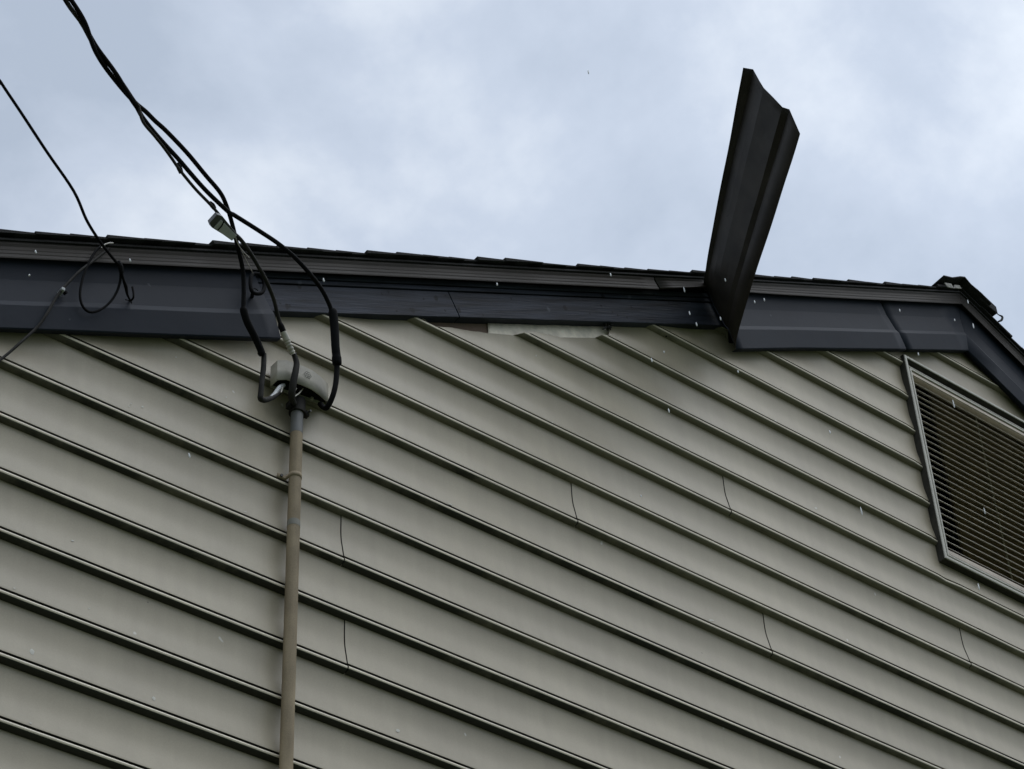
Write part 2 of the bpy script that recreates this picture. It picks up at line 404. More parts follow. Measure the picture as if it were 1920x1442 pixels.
# ---- bent metal rake trim (profile y, p)
TP = [(-.003, .001), (-.0245, .000), (-.0275, .003), (-.0345, H(8.917)), (-.0335, H(8.921)), (-.0262, H(8.941)), (-.0205, H(9.036)), (-.0255, H(9.10)), (-.0275, H(9.128)), (-.012, H(9.130))]
def trim(x0, x1, m=M_trim, mit=False, dy=0, seed=0, label=None, bulge=None):
    mb = MB(); n_ = max(2, int((x1 - x0) / .05)); secs = []
    for i in range(n_ + 1):
        x = x0 + (x1 - x0) * i / n_; sec = []
        for k, (y, p) in enumerate(TP):
            wv = .0016 * noise.noise(Vector((x * 2.1, p * 9, seed))) + .0007 * noise.noise(Vector((x * 7, p * 20, seed + 5)))
            if bulge: wv -= bulge(x, p)
            if mit and i == n_: sec.append(mitre(p, y + dy + wv))
            else: sec.append(rake(x, p, y + dy + wv))
        if mit and i < n_ and any(v.x > XA for v in sec): continue
        secs.append(sec)
    mb.loft(secs, closed=False)
    return mb.build('rake_trim', m, house, solid=.0012, off=1, smooth=True, label=label, sharp=4)
xe = xpx(527, 631, -.027)
def bulge1(x, p):
    b = 0
    if 2.75 < x < xe + .1 and p > .06: b += .010 * math.exp(-((x - (xe + .02)) / .07) ** 2) * math.exp(-((p - .13) / .06) ** 2)
    cx = xpx(195, 545, -.03); b += .006 * math.exp(-((x + p * .45 - cx - .05) / .13) ** 2) * math.exp(-((p - .115) / .03) ** 2)
    return b
trim(-.6, xe, seed=1, bulge=bulge1, label='long navy rake trim left of the torn gap, with a dent')
xs_ = xpx(1700, 655, -.027)
x1380 = xpx(1380, 656, -.027)
trim(x1380, xs_ - .002, seed=3, dy=0, label='navy rake trim between the loose strip and the seam')
trim(xs_ + .003, XA, seed=6, mit=True, dy=.0012, label='short navy rake trim piece left of the peak')
# right slope
mb = MB(); secs = [[mitre(p, y + .002) for y, p in TP]]
for i in range(1, 60):
    x = XA + .04 + i * .13
    secs.append([rake(x, p, y + .002 + .0015 * noise.noise(Vector((x * 2, p * 9, 8))), side=1) for y, p in TP])
secs = [secs[0]] + [s for s in secs[1:] if all(v.x > XA - .001 for v in s)]
mb.loft(secs, closed=False); mb.build('rake_trim', M_trim, house, solid=.0012, off=1, smooth=True, sharp=4, label='navy rake trim on the far slope right of the peak')

# ---- drip edge
DP = [(-.040, 9.108), (-.0475, 9.106), (-.0482, 9.111), (-.0464, 9.123), (-.0474, 9.127), (-.0458, 9.139), (-.0466, 9.143), (-.0458, 9.156), (-.0490, 9.166), (-.0490, 9.174), (.01, 9.176)]
def drip(x0, x1, side=-1, mit0=False, mit1=False, lift=None, label=None):
    mb = MB(); n_ = max(4, int(abs(x1 - x0) / .08)); secs = []
    for i in range(n_ + 1):
        x = x0 + (x1 - x0) * i / n_; sec = []
        for y, h in DP:
            yy = y + .001 * noise.noise(Vector((x * 2.5, h * 10, 2)))
            hh = h
            if lift: hh = h + lift(x) * min(1, max(0, (9.176 - h) / .07))
            if (mit0 and i == 0) or (mit1 and i == n_): sec.append(mitre(H(hh), yy))
            else: sec.append(rake(x, H(hh), yy, side=side, bw=False))
        if (mit0 or mit1) and 0 < i < n_ and any((v.x > XA) if side < 0 else (v.x < XA) for v in sec): continue
        secs.append(sec)
    mb.loft(secs, closed=False); return mb.build('drip_edge', M_drip, house, solid=.0012, off=1, smooth=True, label=label, sharp=4)
xd1 = xpx(1232, 540, -.0475) + .13; xd2 = xpx(1345, 545, -.0475) + .13
drip(-.6, xd1 - .004)
drip(xd1 + .004, xd2, lift=lambda x: .030 * max(0, (x - xd1) / (xd2 - xd1)) + .004, label='short drip edge length with its lower edge bent up')
drip(xd2 + .002, XA, mit1=True, lift=lambda x: .018 * math.exp(-((x - xd2) / .25)))
drip(XA, 14.2, side=1, mit0=True)

# ---- roof: decking, staggered shingle courses, ridge cap
mb = MB()
for side in (-1, 1):
    xe_ = EAVE_L if side < 0 else EAVE_R
    A = [mitre(H(9.178), 0), mitre(H(9.196), 0)]
    secs = []
    for y in (-.045, 9.3):
        q = rake(xe_, H(9.178), y, side=side, bw=False); q2 = rake(xe_, H(9.196), y, side=side, bw=False)
        secs.append([Vector((XA, y, A[0].z)), Vector((XA, y, A[1].z)), q2, q])
    mb.loft(secs)
roof = mb.build('roof', M_shing, house)
def shingle_slope(side):
    mb = MB(); e = .142; k = 0
    rnd = random.Random(3 if side < 0 else 9)
    Ltot = (XA - EAVE_L) / CT
    hdeck = 9.197
    while k * e < Ltot:
        s0 = k * e; s1 = min((k + 1) * e + .06, Ltot + .02)     # distance below the ridge
        oy = rnd.uniform(-.010, .006) - .062; th = rnd.uniform(.007, .015)
        skew = rnd.uniform(-.006, .006)
        def P(s, hgt, y):
            x = XA + side * s * CT; z = ZA + (hdeck - ZA) - s * ST
            return Vector((x + side * hgt * ST, y, z + hgt * CT))
        # bottom edge (butt) is thick, top edge dives under the course above
        sec = []
        ys = [oy, oy + .05] + [1 + j * 2 for j in range(5)]
        secs = []
        for j, y in enumerate(ys):
            d = skew if j == 0 else 0
            secs.append([P(s1 + d, .001, y), P(s1 + d + rnd.uniform(-.003, .003), th + .002, y), P(s0 - .01, .004, y), P(s0 - .01, .001, y)])
        mb.loft(secs); k += 1
    return mb
mb = shingle_slope(-1); m2 = shingle_slope(1)
mb.add(m2.v, m2.f)
mb.build('shingles', M_shing, roof)
# starter strip / underlayment edges seen as a second thin dark layer
mb = MB()
for side in (-1, 1):
    secs = []
    for i in range(80):
        x = XA + side * (i * .09 + .001)
        jy = -.056 + .003 * noise.noise(Vector((x * 6, 1, 1)))
        z = ZA - abs(x - XA) * SL
        secs.append([Vector((x, jy, z + 9.1765 - ZA)), Vector((x, jy, z + 9.184 - ZA)), Vector((x, 0, z + 9.184 - ZA)), Vector((x, 0, z + 9.1765 - ZA))])
    mb.loft(secs)
mb.build('starter_strip', M_shing, roof)
# ridge cap shingles bent over the peak, front ones lifted
for k in range(12):
    y0 = -.10 + k * .17; lift = .020 if k == 0 else .008
    mb = MB(); secs = []
    for y, dz in ((y0, lift), (y0 + .22, .004)):
        top = []
        W = .165 if k == 0 else .15
        for t in (-1, -.6, -.25, 0, .25, .6, 1):
            x = XA + t * W; zz = 9.214 - abs(t) * W * SL * (.92 if t < 0 else .86) + dz + (.012 if abs(t) < .1 else .008 if abs(t) < .3 else 0)
            if k == 0 and t == -1: zz += .006
            top.append(Vector((x, y + (.012 * noise.noise(Vector((t * 3, k, 0)))), zz)))
        secs.append(top)
    mb.loft(secs, closed=False); mb.build('ridge_cap', M_shing, roof, solid=.006, off=-1)
# torn roofing cement and felt under the cap
M_felt = mat('grey roofing felt', (.30, .29, .26), .9, var=.5, vscale=60)
for quad in ([(1771, 530), (1777, 538), (1788, 540), (1784, 532)], [(1790, 534), (1789, 540), (1803, 541), (1799, 535)]):
    cem = MB(); qq = [at(a_, b_, y=-.1205) for a_, b_ in quad]
    cem.loft([qq, [v + Vector((0, .004, 0)) for v in qq]]); cem.build('felt_scrap', M_felt, roof)
lp = MB(); lp.tube([at(1841, 562, y=-.08), at(1853, 574, y=-.082), at(1864, 583, y=-.085), at(1872, 590, y=-.085), at(1879, 594, y=-.086), at(1878, 600, y=-.086), at(1872, 603, y=-.083)], [.002, .004, .003, .0025, .0055, .006, .004], n=7)
lp.build('torn_shingle_shred', M_shing, roof)
cl = MB()
q = [at(1832, 541, y=-.085), at(1868, 575, y=-.085), at(1871, 587, y=-.085), at(1838, 560, y=-.085)]
cl.loft([q, [v + Vector((.0, .14, .0)) for v in q]]); cl.build('lifted_shingle', M_shing, roof, bevel=.002)

# ------------------------------------------------------------------ attic vent
vent = empty('attic_vent', (XA, 0, VZ0), None, None) if False else bpy.data.objects.new('attic_vent', None)
COL.objects.link(vent); vent.parent = house; vent['_base'] = list(house.location)
def ring(mb, x0, x1, z0, z1, poly):
    """poly (inset, y) closed, swept round the rectangle with mitred corners"""
    secs = []
    for cx, cz, sx, sz in ((x0, z0, 1, 1), (x1, z0, -1, 1), (x1, z1, -1, -1), (x0, z1, 1, -1)):
        secs.append([Vector((cx + sx * i, y, cz + sz * i)) for i, y in poly])
    secs.append(secs[0]); mb.loft(secs, caps=False)
mb = MB(); ring(mb, VX0, VX1, VZ0, VZ1, [(0, .026), (0, -.016), (.003, -.018), (.013, -.018), (.015, -.016), (.015, .026)])
mb.build('flange', M_vent, vent, bevel=.0012)
mb = MB(); ring(mb, VX0, VX1, VZ0, VZ1, [(-.0025, .028), (-.0025, -.0135), (-.0003, -.0135), (-.0003, .028)]); mb.build('outer_shade_ring', M_ventshade, vent)  # thin added rings, coloured as the shade around and inside the flange
mb = MB(); ring(mb, VX0, VX1, VZ0, VZ1, [(.0153, -.0145), (.0165, -.0145), (.0165, .0195), (.0153, .0195)]); mb.build('inner_shade_ring', M_ventshade, vent)
# inner frame sits lower at the head, leaving the deep dark slot under the top flange
IX0, IX1, IZ0, IZ1 = VX0 + .0155, VX1 - .0155, VZ0 + .0155, VZ1 - .052
mb = MB(); ring(mb, IX0, IX1, IZ0, IZ1, [(0, .028), (0, -.010), (.002, -.012), (.006, -.012), (.009, -.006), (.012, -.013), (.020, -.013), (.022, -.010), (.022, .028)])
mb.build('frame', M_vent, vent, bevel=.0008)
mb = MB(); mb.box((VX0 + .0155, .020, IZ1 + .0005), (VX1 - .0155, .024, VZ1 - .0155)); mb.build('head_flashing', M_vent, vent)
mb = MB()
rx0, rx1, rz0, rz1 = IX0 + .0225, IX1 - .0225, IZ0 + .0225, IZ1 - .0225
mb.box((rx0, -.009, rz0 + .004), (rx1, .024, rz0 + .027)); mb.build('rail', M_tan, vent, bevel=.001)
mb = MB(); mb.box((rx0, -.009, rz1 - .022), (rx1, .024, rz1 - .006)); mb.build('rail', M_tan, vent, bevel=.001)
mb = MB(); zz = rz0 + .040
NS = 27; dz = (rz1 - .028 - zz) / (NS - 1)
for k in range(NS):
    z = zz + k * dz; j = random.uniform(-.0012, .0012)
    prof = [(-.0075, z + j), (-.004, z + j + .0056), (.030, z + j + .0375), (.030, z + j + .0363), (-.0044, z + j + .0028)]
    secs = []
    for i in range(7):
        x = rx0 + .003 + (rx1 - rx0 - .006) * i / 6; sg = .0008 * noise.noise(Vector((x * 3, k * 1.3, 0)))
        secs.append([Vector((x, y, zq + sg)) for y, zq in prof])
    mb.loft(secs)
mb.build('louvre_slats', M_slat, vent)
mb = MB()
for x in (rx0 + .0005, XA + .02, rx1 - .006): mb.box((x, .031, rz0), (x + .006, .036, rz1))
mb.build('slat_rib', M_slat, vent)
mb = MB(); mb.box((VX0 - .1, .9, VZ0 - .3), (VX1 + .1, .92, VZ1 + .2)); mb.box((VX0, .05, VZ0 - .02), (VX1, .9, VZ0 - .01))
mb.box((VX0 - .02, .05, VZ0), (VX0 - .01, .9, VZ1)); mb.box((VX1 + .01, .05, VZ0), (VX1 + .02, .9, VZ1)); mb.box((VX0, .05, VZ1 + .01), (VX1, .9, VZ1 + .02))
mb.build('attic_cavity', M_dark, vent)
bxx = XA - .24
mb = MB(); mb.box((bxx, .060, VZ0 + .01), (VX1, .075, VZ1 - .01)); mb.build('backing_board', M_insul, vent)

# narrow slit and crumpled scraps on the torn edge of the siding
sl_ = MB(); a = at(1246, 616, y=.012); c = at(1252, 633, y=.012)
sl_.box((a.x, .008, c.z), (a.x + .007, .014, a.z + .02)); sl_.build('torn_slit', M_dark, house)
sc = MB()
for q in range(9):
    p = at(1134 + random.uniform(-9, 12), 613 + random.uniform(-7, 7), y=.004)
    d = Vector((random.uniform(-.02, .02), random.uniform(-.012, .004), random.uniform(-.015, .015)))
    sc.tube([p - d, p + Vector((0, -.006, .003)), p + d], [.002, .005, .002], n=5, sub=2)
sc.build('debris_tuft', M_dark, house)
# pale droppings and flecks stuck to individual panels
fl = MB()
for px, py, wd, hh in [(60, 1222, 8, 10), (288, 1310, 5, 8), (136, 1014, 5, 3), (246, 757, 3, 2), (267, 763, 4, 3), (242, 762, 3, 2), (150, 903, 4, 3), (381, 1028, 6, 5),
                       (1279, 1056, 8, 4), (844, 946, 6, 3), (1530, 953, 5, 4), (746, 1370, 7, 6), (27, 1103, 4, 2), (57, 1356, 4, 3), (1333, 1163, 9, 3), (167, 1141, 4, 2), (622, 850, 3, 6), (1440, 1297, 12, 3),
                       (330, 670, 3, 2), (424, 745, 3, 3), (1005, 667, 2, 3), (460, 960, 5, 2)]:
    c = at(px, py, y=.01)
    for it in range(6):
        dzz = (c.z - Z0) % E_; c = at(px, py, y=panel_y(dzz) - .0006)
    ring_ = []
    for k in range(12):
        a = 2 * math.pi * k / 12; rr = .75 + .45 * noise.noise(Vector((math.cos(a) * 1.3 + px, math.sin(a) * 1.3, py)))
        p = at(px + wd * .75 * rr * math.cos(a), py + hh * .75 * rr * math.sin(a), y=c.y)
        dz2 = (p.z - Z0) % E_
        p.y = panel_y(dz2) - .0010 if dz2 > .0160 else -.002
        ring_.append(p)
    cc = c.copy(); cc.y -= .0008
    fl.add([cc] + ring_, [(0, k + 1, (k + 1) % 12 + 1) for k in range(12)])
fl.build('pale_splatter', M_fleck, siding, kind='stuff')

# ------------------------------------------------------------------ the loose strip of trim, peeled off and jutting out
P0 = at(1380, 656, y=-.0275)
strip = empty('loose_rake_trim', P0, 'torn strip of dark metal trim jutting up from the roof edge into the sky', 'metal trim')
tipF = at(1500, 251, dist=(P0 - CAM).length - .62)
vdir = (tipF - P0)
TIP = [(1394, 127), (1412, 130), (1424, 152), (1432, 165), (1450, 183), (1467, 201), (1480, 205), (1500, 251)]
tip = [atplane(px, py, tipF, vdir.normalized()) for px, py in TIP]
base_p = [(-.012, H(9.132)), (-.027, H(9.128)), (-.026, H(9.08)), (-.0225, H(9.038)), (-.025, H(8.99)), (-.0285, H(8.941)), (-.0365, H(8.917)), (-.0275, .000)]
base = [rake(x1380 - .001, p, y - .002) for y, p in base_p]
tan0 = Vector((-CT, -.35, -ST)).normalized() * .20
mb = MB(); secs = []
NSEC = 26
for i in range(NSEC + 1):
    t = i / NSEC; sec = []
    h00, h10, h01, h11 = 2*t**3-3*t**2+1, t**3-2*t**2+t, -2*t**3+3*t**2, t**3-t**2
    for k in range(8):
        d = tip[k] - base[k]
        p = base[k] * h00 + tan0 * h10 + tip[k] * h01 + d * .9 * h11
        nn_ = .0042 * noise.noise(Vector((t * 5, k * .8, 3))) * math.sin(math.pi * t)
        sec.append(p + Vector((nn_, -nn_, 0)))
    # the ragged edge of the flange at the bottom of the bend
    if .08 < t < .22: sec[0] = sec[0] + Vector((-.004 * random.random(), 0, .004 * random.random()))
    secs.append(sec)
mb.loft(secs, closed=False)
strip_m = mb.build('bent_strip', [M_trimin, M_trim], strip, solid=.0014, off=0, smooth=True, sharp=3)
# bent hem along the upper edge
hm = MB(); hm.tube([s[0] for s in secs], .0016, n=6, smooth=False); hm.build('hem', M_trimin, strip)

# ------------------------------------------------------------------ service mast: conduit, strap, weatherhead
CX, CY, CR = 3.1345, -.026, .0205
mast = empty('service_mast', (CX, CY, 0), 'tan electrical conduit strapped to the siding with a metal weatherhead on top', 'conduit')
ztop = at(560, 772, y=CY).z; zgrey = ztop - .10; zc1, zc2 = at(548, 968, y=CY - CR).z, at(548, 979, y=CY - CR).z
def cyl(mb, z0, z1, r, cx=CX, cy=CY, n=24):
    mb.loft([[Vector((cx + r * math.cos(a), cy + r * math.sin(a), z)) for a in [2*math.pi*k/n for k in range(n)]] for z in (z0, z1)])
mb = MB()
zz_ = [.0] + [zc2 - i * .5 for i in range(9, -1, -1)] + [zgrey]
secs = []
for z in zz_:
    ox = .0012 * noise.noise(Vector((0, 0, z * 1.3)))
    secs.append([Vector((CX + ox + CR * math.cos(a), CY + CR * math.sin(a), z)) for a in [2*math.pi*k/24 for k in range(24)]])
mb.loft(secs); mb.build('conduit', M_cond, mast, smooth=True)
mb = MB(); cyl(mb, zgrey + .0005, ztop + .03, CR + .0002); mb.build('bare_conduit_end', M_condg, mast, smooth=True)
mb = MB(); cyl(mb, zc2, zc1, CR + .0006); mb.build('scraped_band', M_scrape, mast, smooth=True)
# two-hole strap
def strap(zs, name='pipe_strap'):
    mb = MB(); n = 16; hw = .009
    arc = []
    R1 = CR + .0012
    arc.append((CX - .052, -.0035)); arc.append((CX - .030, -.0035))
    for k in range(n + 1):
        a = math.pi + math.pi * k / n
        arc.append((CX + R1 * math.cos(a), CY + R1 * math.sin(a)))
    arc.append((CX + R1, -.004))
    arc.insert(2, (CX - R1 - .001, -.0045))
    secs = [[Vector((x, y, zs - hw)), Vector((x, y, zs + hw))] for x, y in arc]
    mb.loft(secs, closed=False)
    st = mb.build(name, M_cond, mast, solid=.0025, off=1, smooth=True)
    mb = MB(); c = Vector((CX - .040, -.0065, zs))
    mb.loft([[c + Vector((.0055 * math.cos(a), dy, .0055 * math.sin(a))) for a in [2*math.pi*k/8 for k in range(8)]] for dy in (0, -.004)])
    mb.build('screw', M_steel, st)
zs = at(555, 886, y=CY - CR).z
strap(zs); strap(zs - 2.6); strap(zs - 4.6)
# weatherhead: upright hood shell, D-shaped in plan, closed dark underside, clamp collar
rim_px = [(507, 727, -.010), (507, 724, -.030), (520, 712, -.060), (537, 711.5, -.070), (553, 717, -.077), (570, 723, -.082), (585, 730, -.083), (600, 741, -.077), (612, 752, -.062), (616, 752, -.040), (612, 763, -.008)]
rim = [at(a, b_, y=c) for a, b_, c in rim_px]
zr = sum(p.z for p in rim[1:9]) / 8
rim = [Vector((p.x, p.y, p.z)) for p in rim]
HH = .088
top = []
for i, p in enumerate(rim):
    q = p.copy(); q.z += HH * (1 if i < 9 else .9); q.y += .004; top.append(q)
cx_ = sum(p.x for p in rim) / len(rim)
top2 = [Vector((cx_ + (p.x - cx_) * .86, p.y * .72, p.z + .010)) for p in top]
top3 = [Vector((cx_ + (p.x - cx_) * .5, p.y * .35 - .004, p.z + .016)) for p in top]
mb = MB(); mb.loft([rim, [r_.lerp(t_, .5) for r_, t_ in zip(rim, top)], top, top2, top3], closed=True, caps=False)
n_ = len(rim); mb.add(top3, [tuple(range(n_))])
head = mb.build('weatherhead', M_head, mast, solid=.003, off=-1, smooth=True)
# cast emblem: a faint raised ring of petals on the hood face
em = MB(); ec = at(577, 703, y=-.083)
for k in range(6):
    a = k * math.pi / 3; c = ec + Vector((.0095 * math.cos(a), 0, .0095 * math.sin(a)))
    em.tube([c + Vector((.005 * math.cos(a+u), 0, .005 * math.sin(a+u))) for u in (0, 1.2, 2.4, 3.6, 4.8, 6.0)], .0008, n=5, sub=2)
em.build('cast_emblem', mat('worn cast mark', (.21, .21, .19), .6), head)
# underside plate, recessed
mb = MB(); c2 = Vector((cx_, -.035, 0))
pl = [Vector((c2.x + (p.x - c2.x) * .93, c2.y + (p.y - c2.y) * .90, p.z + .012)) for p in rim]
mb.loft([pl, [p + Vector((0, 0, .006)) for p in pl]]); mb.build('wire_plate', M_blk, head)
for (px, py) in ((585, 748), (602.5, 760)):
    c = at(px, py, y=-.05); c = atplane(px, py, sum(pl, Vector()) / len(pl) - Vector((0, 0, .004)), Vector((0, 0, 1)))
    mb = MB(); mb.loft([[c + Vector((.0055 * math.cos(a), .0045 * math.sin(a), dz)) for a in [2*math.pi*k/10 for k in range(10)]] for dz in (-.003, .006)])
    mb.build('plate_bushing', M_alu, head)
mb = MB()
cyl(mb, ztop - .012, ztop + .045, CR + .007); mb.build('clamp_collar', M_brn, mast, smooth=True)
mb = MB(); zc_ = ztop - .002
mb.box((CX + CR + .006, CY - .014, zc_ - .010), (CX + CR + .020, CY + .006, zc_ + .012)); mb.build('clamp_ear', M_brn, mast, bevel=.002); mb = MB(); mb.box((CX - CR - .02, CY - .014, zc_ - .004), (CX - CR - .006, CY + .008, zc_ + .02))
mb.build('clamp_ear', M_brn, mast, bevel=.002)
mb = MB(); mb.tube([Vector((CX + CR + .013, CY - .030, zc_)), Vector((CX + CR + .013, CY + .014, zc_))], .004, n=8, smooth=False); mb.build('clamp_bolt', M_steel, mast)

def path(l): return [at(a, b_, y=c) for a, b_, c in l]
# short leads coming out of the weatherhead
mb = MB(); mb.tube(path([(532, 722, -.045), (524, 727, -.055), (515, 739, -.070), (506, 747, -.085)]), [.0072, .0078, .0078, .006], n=10); mb.build('lead_wire', M_pl, mast, smooth=True, label='pale stub of lead wire curling out under the hood')
mb = MB(); mb.tube(path([(528, 733, -.055), (513, 744, -.075), (499, 750, -.09), (489, 748, -.10), (489, 738, -.105), (491, 715, -.11), (494, 690, -.115), (495, 664, -.12)]), [.006, .0085, .009, .0098, .0092, .0088, .009, .0085], n=10); mb.build('lead_wire', M_brn, mast, smooth=True, label='dark lead wire looping up to the left splice')
mb = MB(); mb.tube(path([(552, 757, -.045), (547, 745, -.075), (549, 722, -.095), (554, 697, -.105), (556, 680, -.108), (551, 664, -.108)]), [.009, .0115, .012, .0110, .0098, .0085], n=12); mb.build('lead_wire', M_brn, mast, smooth=True, label='thick dark lead wire in front of the hood')
mb = MB(); mb.tube(path([(600, 757, -.05), (607, 764, -.065), (614, 763, -.085), (624, 742, -.11), (630, 715, -.12), (632, 680, -.125)]), .0092, n=10); mb.build('lead_wire', M_blk, mast, smooth=True, label='black lead wire looping up to the right splice')
for pts_ in ([(546, 745, -.080), (551, 744, -.078), (560, 738, -.070), (568, 729, -.060)], [(549, 738, -.078), (556, 728, -.065)], [(527, 736, -.07), (531, 724, -.055)]):
    mb = MB(); mb.tube(path(pts_), .0021, n=7); mb.build('bare_strand', M_alu, mast, smooth=True)

# ------------------------------------------------------------------ overhead service cable
A_ = at(482, 532, y=-.05)
drop = empty('overhead_power_cable', A_, 'twisted black overhead power cable fanning out to the weatherhead', 'cable')
def far(px, py, y): return at(px, py, y=y)
cl_px = [(60, -120, -.62), (100, -48, -.58), (128, 0, -.55), (158, 45, -.53), (182, 95, -.505), (219, 148, -.475), (243, 182, -.457), (258, 200, -.445)]
ctr = [at(a, b_, y=c) for a, b_, c in cl_px]
for k in range(14): ctr.insert(0, ctr[0] + (ctr[0] - ctr[1]).normalized() * (1.2 if k else .5) + Vector((0, 0, .012 * k)))
def dense(p, sub=12):
    q = []
    for i in range(len(p) - 1):
        p0, p1, p2, p3 = p[max(i-1, 0)], p[i], p[i+1], p[min(i+2, len(p)-1)]
        for k in range(sub):
            t = k / sub; q.append(.5 * ((2*p1) + (p2-p0)*t + (2*p0-5*p1+4*p2-p3)*t*t + (3*p1-p0-3*p2+p3)*t**3))
    q.append(p[-1]); return q
cden = dense(ctr)
def strand(phase, tail, rad, m, label, R=.0078):
    ll = [0]; t = (cden[-1] - cden[-2]).normalized(); a = FW.cross(t).normalized(); b_ = t.cross(a)
    off = tail[0] - cden[-1]; off -= t * off.dot(t); phase = math.atan2(off.dot(b_), off.dot(a)) + phase
    for i in range(1, len(cden)): ll.append(ll[-1] + (cden[i] - cden[i-1]).length)
    q = []
    for i, p in enumerate(cden):
        t = (cden[min(i+1, len(cden)-1)] - cden[max(i-1, 0)]).normalized(); a = FW.cross(t).normalized(); b_ = t.cross(a)
        ph = phase + (ll[i] - ll[-1]) * 2 * math.pi / .46
        q.append(p + (a * math.cos(ph) + b_ * math.sin(ph)) * R)
    q += dense([q[-1]] + tail, 8)[1:]
    mb = MB(); mb.tube(q, rad, n=8, smooth=False); return mb.build('conductor' if m is M_blk else 'neutral_messenger', m, drop, smooth=True, label=label)
strand(0, path([(274, 210, -.432), (291, 227, -.42), (312, 246, -.405), (351, 287, -.37), (385, 328, -.34), (412, 360, -.31), (424, 384, -.29), (434, 415, -.265), (445, 460, -.24), (455, 505, -.20), (457, 545, -.18), (456, 585, -.165)]), .0075, M_blk, 'conductor running down to the left splice')
strand(0, path([(266, 218, -.44), (280, 237, -.43), (295, 255, -.415), (312, 274, -.395), (335, 299, -.375), (383, 354, -.33), (427, 396, -.30), (440, 404, -.29), (486, 433, -.27), (526, 460, -.245), (560, 490, -.22), (598, 535, -.19), (617, 570, -.165), (623, 590, -.155)]), .0075, M_blk, 'conductor arching over to the right splice')
strand(-.8, path([(268, 228, -.44), (290, 255, -.42), (306, 275, -.40), (322, 297, -.38), (338, 320, -.37), (366, 354, -.345), (392, 381, -.325), (408, 399, -.31), (419, 414, -.30), (430, 428, -.29)]), .0052, M_brn, 'bare neutral messenger ending in the clamp')
# tie wraps on the messenger
for a, b_ in (((331, 306), (340, 325)), ((393, 380), (402, 391))):
    mb = MB(); y = -.37 if a[0] < 350 else -.322
    mb.tube([at(*a, y=y), at((a[0]+b_[0])/2 + 1, (a[1]+b_[1])/2, y=y + .005), at(*b_, y=y + .012)], [.0065, .0092, .007], n=8, sub=3); mb.build('tape_wrap', M_blk, drop, smooth=True)
# neutral tail from the clamp to the crimped sleeve
mb = MB(); mb.tube(path([(436, 436, -.285), (449, 447, -.27), (464, 466, -.25), (480, 492, -.225), (498, 524, -.20), (513, 560, -.165), (520, 588, -.145), (527, 612, -.13)]), .0068, n=10)
mb.build('neutral_messenger', M_brn, drop, smooth=True, label='grey brown neutral tail running to the crimped sleeve')
# wedge clamp: open tapered channel with a pale insert
cA, cB = Vector(at(403, 412, y=-.305)), Vector(at(436, 441, y=-.285))
ax = (cB - cA).normalized(); sd_ = FW.cross(ax).normalized(); nz_ = ax.cross(sd_)
mb = MB()
def clampsec(c, hw, dep):
    return [c + sd_ * hw + nz_ * dep, c + sd_ * hw - nz_ * dep, c - sd_ * hw - nz_ * dep, c - sd_ * hw + nz_ * dep]
mb.loft([clampsec(cA - ax * .012, .018, .012), clampsec(cA + ax * .004, .025, .015), clampsec(cB - ax * .005, .014, .011), clampsec(cB + ax * .010, .008, .007)], caps=True)
clamp = mb.build('wedge_clamp', M_steel, drop, bevel=.0015)
mb = MB()
mb.loft([clampsec(cA + ax * .008 + sd_ * .004, .0175, .0175), clampsec(cB + ax * .006 + sd_ * .003, .0115, .0135)]); mb.build('clamp_insert', M_pl, clamp, bevel=.001)
mb = MB(); f0 = cA + ax * .024; mb.tube([f0 + sd_ * .019 - nz_ * .016, f0 - sd_ * .0 - nz_ * .0175, f0 - sd_ * .015 - nz_ * .016 - ax * .005], .0022, n=6, sub=3); mb.build('clamp_band', M_blk, clamp)
mb = MB(); mb.tube(path([(441, 444, -.28), (450, 464, -.24), (467, 483, -.17)]), .0016, n=6); mb.tube(path([(449, 462, -.24), (464, 492, -.15), (474, 512, -.085)]), .0011, n=6); mb.build('bail_wire', M_alu, clamp, smooth=True)
# splice sleeves
mb = MB(); mb.tube(path([(455, 576, -.168), (457, 583, -.165), (464, 605, -.155), (478, 632, -.14), (489, 657, -.128), (490, 662, -.125), (492, 667, -.122)]), [.008, .0125, .0122, .0118, .0118, .0128, .009], n=12, sub=3); mb.build('splice_sleeve', M_blk, drop, smooth=True, label='black taped splice on the left')
mb = MB(); mb.tube(path([(623, 578, -.160), (624, 585, -.157), (627, 610, -.15), (629, 650, -.138), (631, 668, -.132), (631, 671, -.131), (632, 682, -.128), (632, 685, -.127)]), [.008, .0150, .0148, .0144, .0146, .0165, .0160, .0095], n=12, sub=3); mb.build('splice_sleeve', M_blk, drop, smooth=True, label='long black taped splice on the right')
mb = MB(); mb.tube(path([(525, 606, -.133), (527, 612, -.132), (531, 622, -.129), (533, 628, -.127)]), [.0068, .0105, .0102, .0085], n=12, sub=3)
mb.build('tape_wrap', M_blk, drop, smooth=True)
mb = MB(); sp = path([(531, 623, -.128), (537, 636, -.124), (543, 650, -.118), (549, 664, -.11)])
q = dense(sp, 10); rr = [.0112 if (i < 13 or (i // 2) % 2) else .0090 for i in range(len(q))]
mb.tube(q, rr, n=14, smooth=False); mb.build('crimp_sleeve', M_alu, drop, smooth=True)
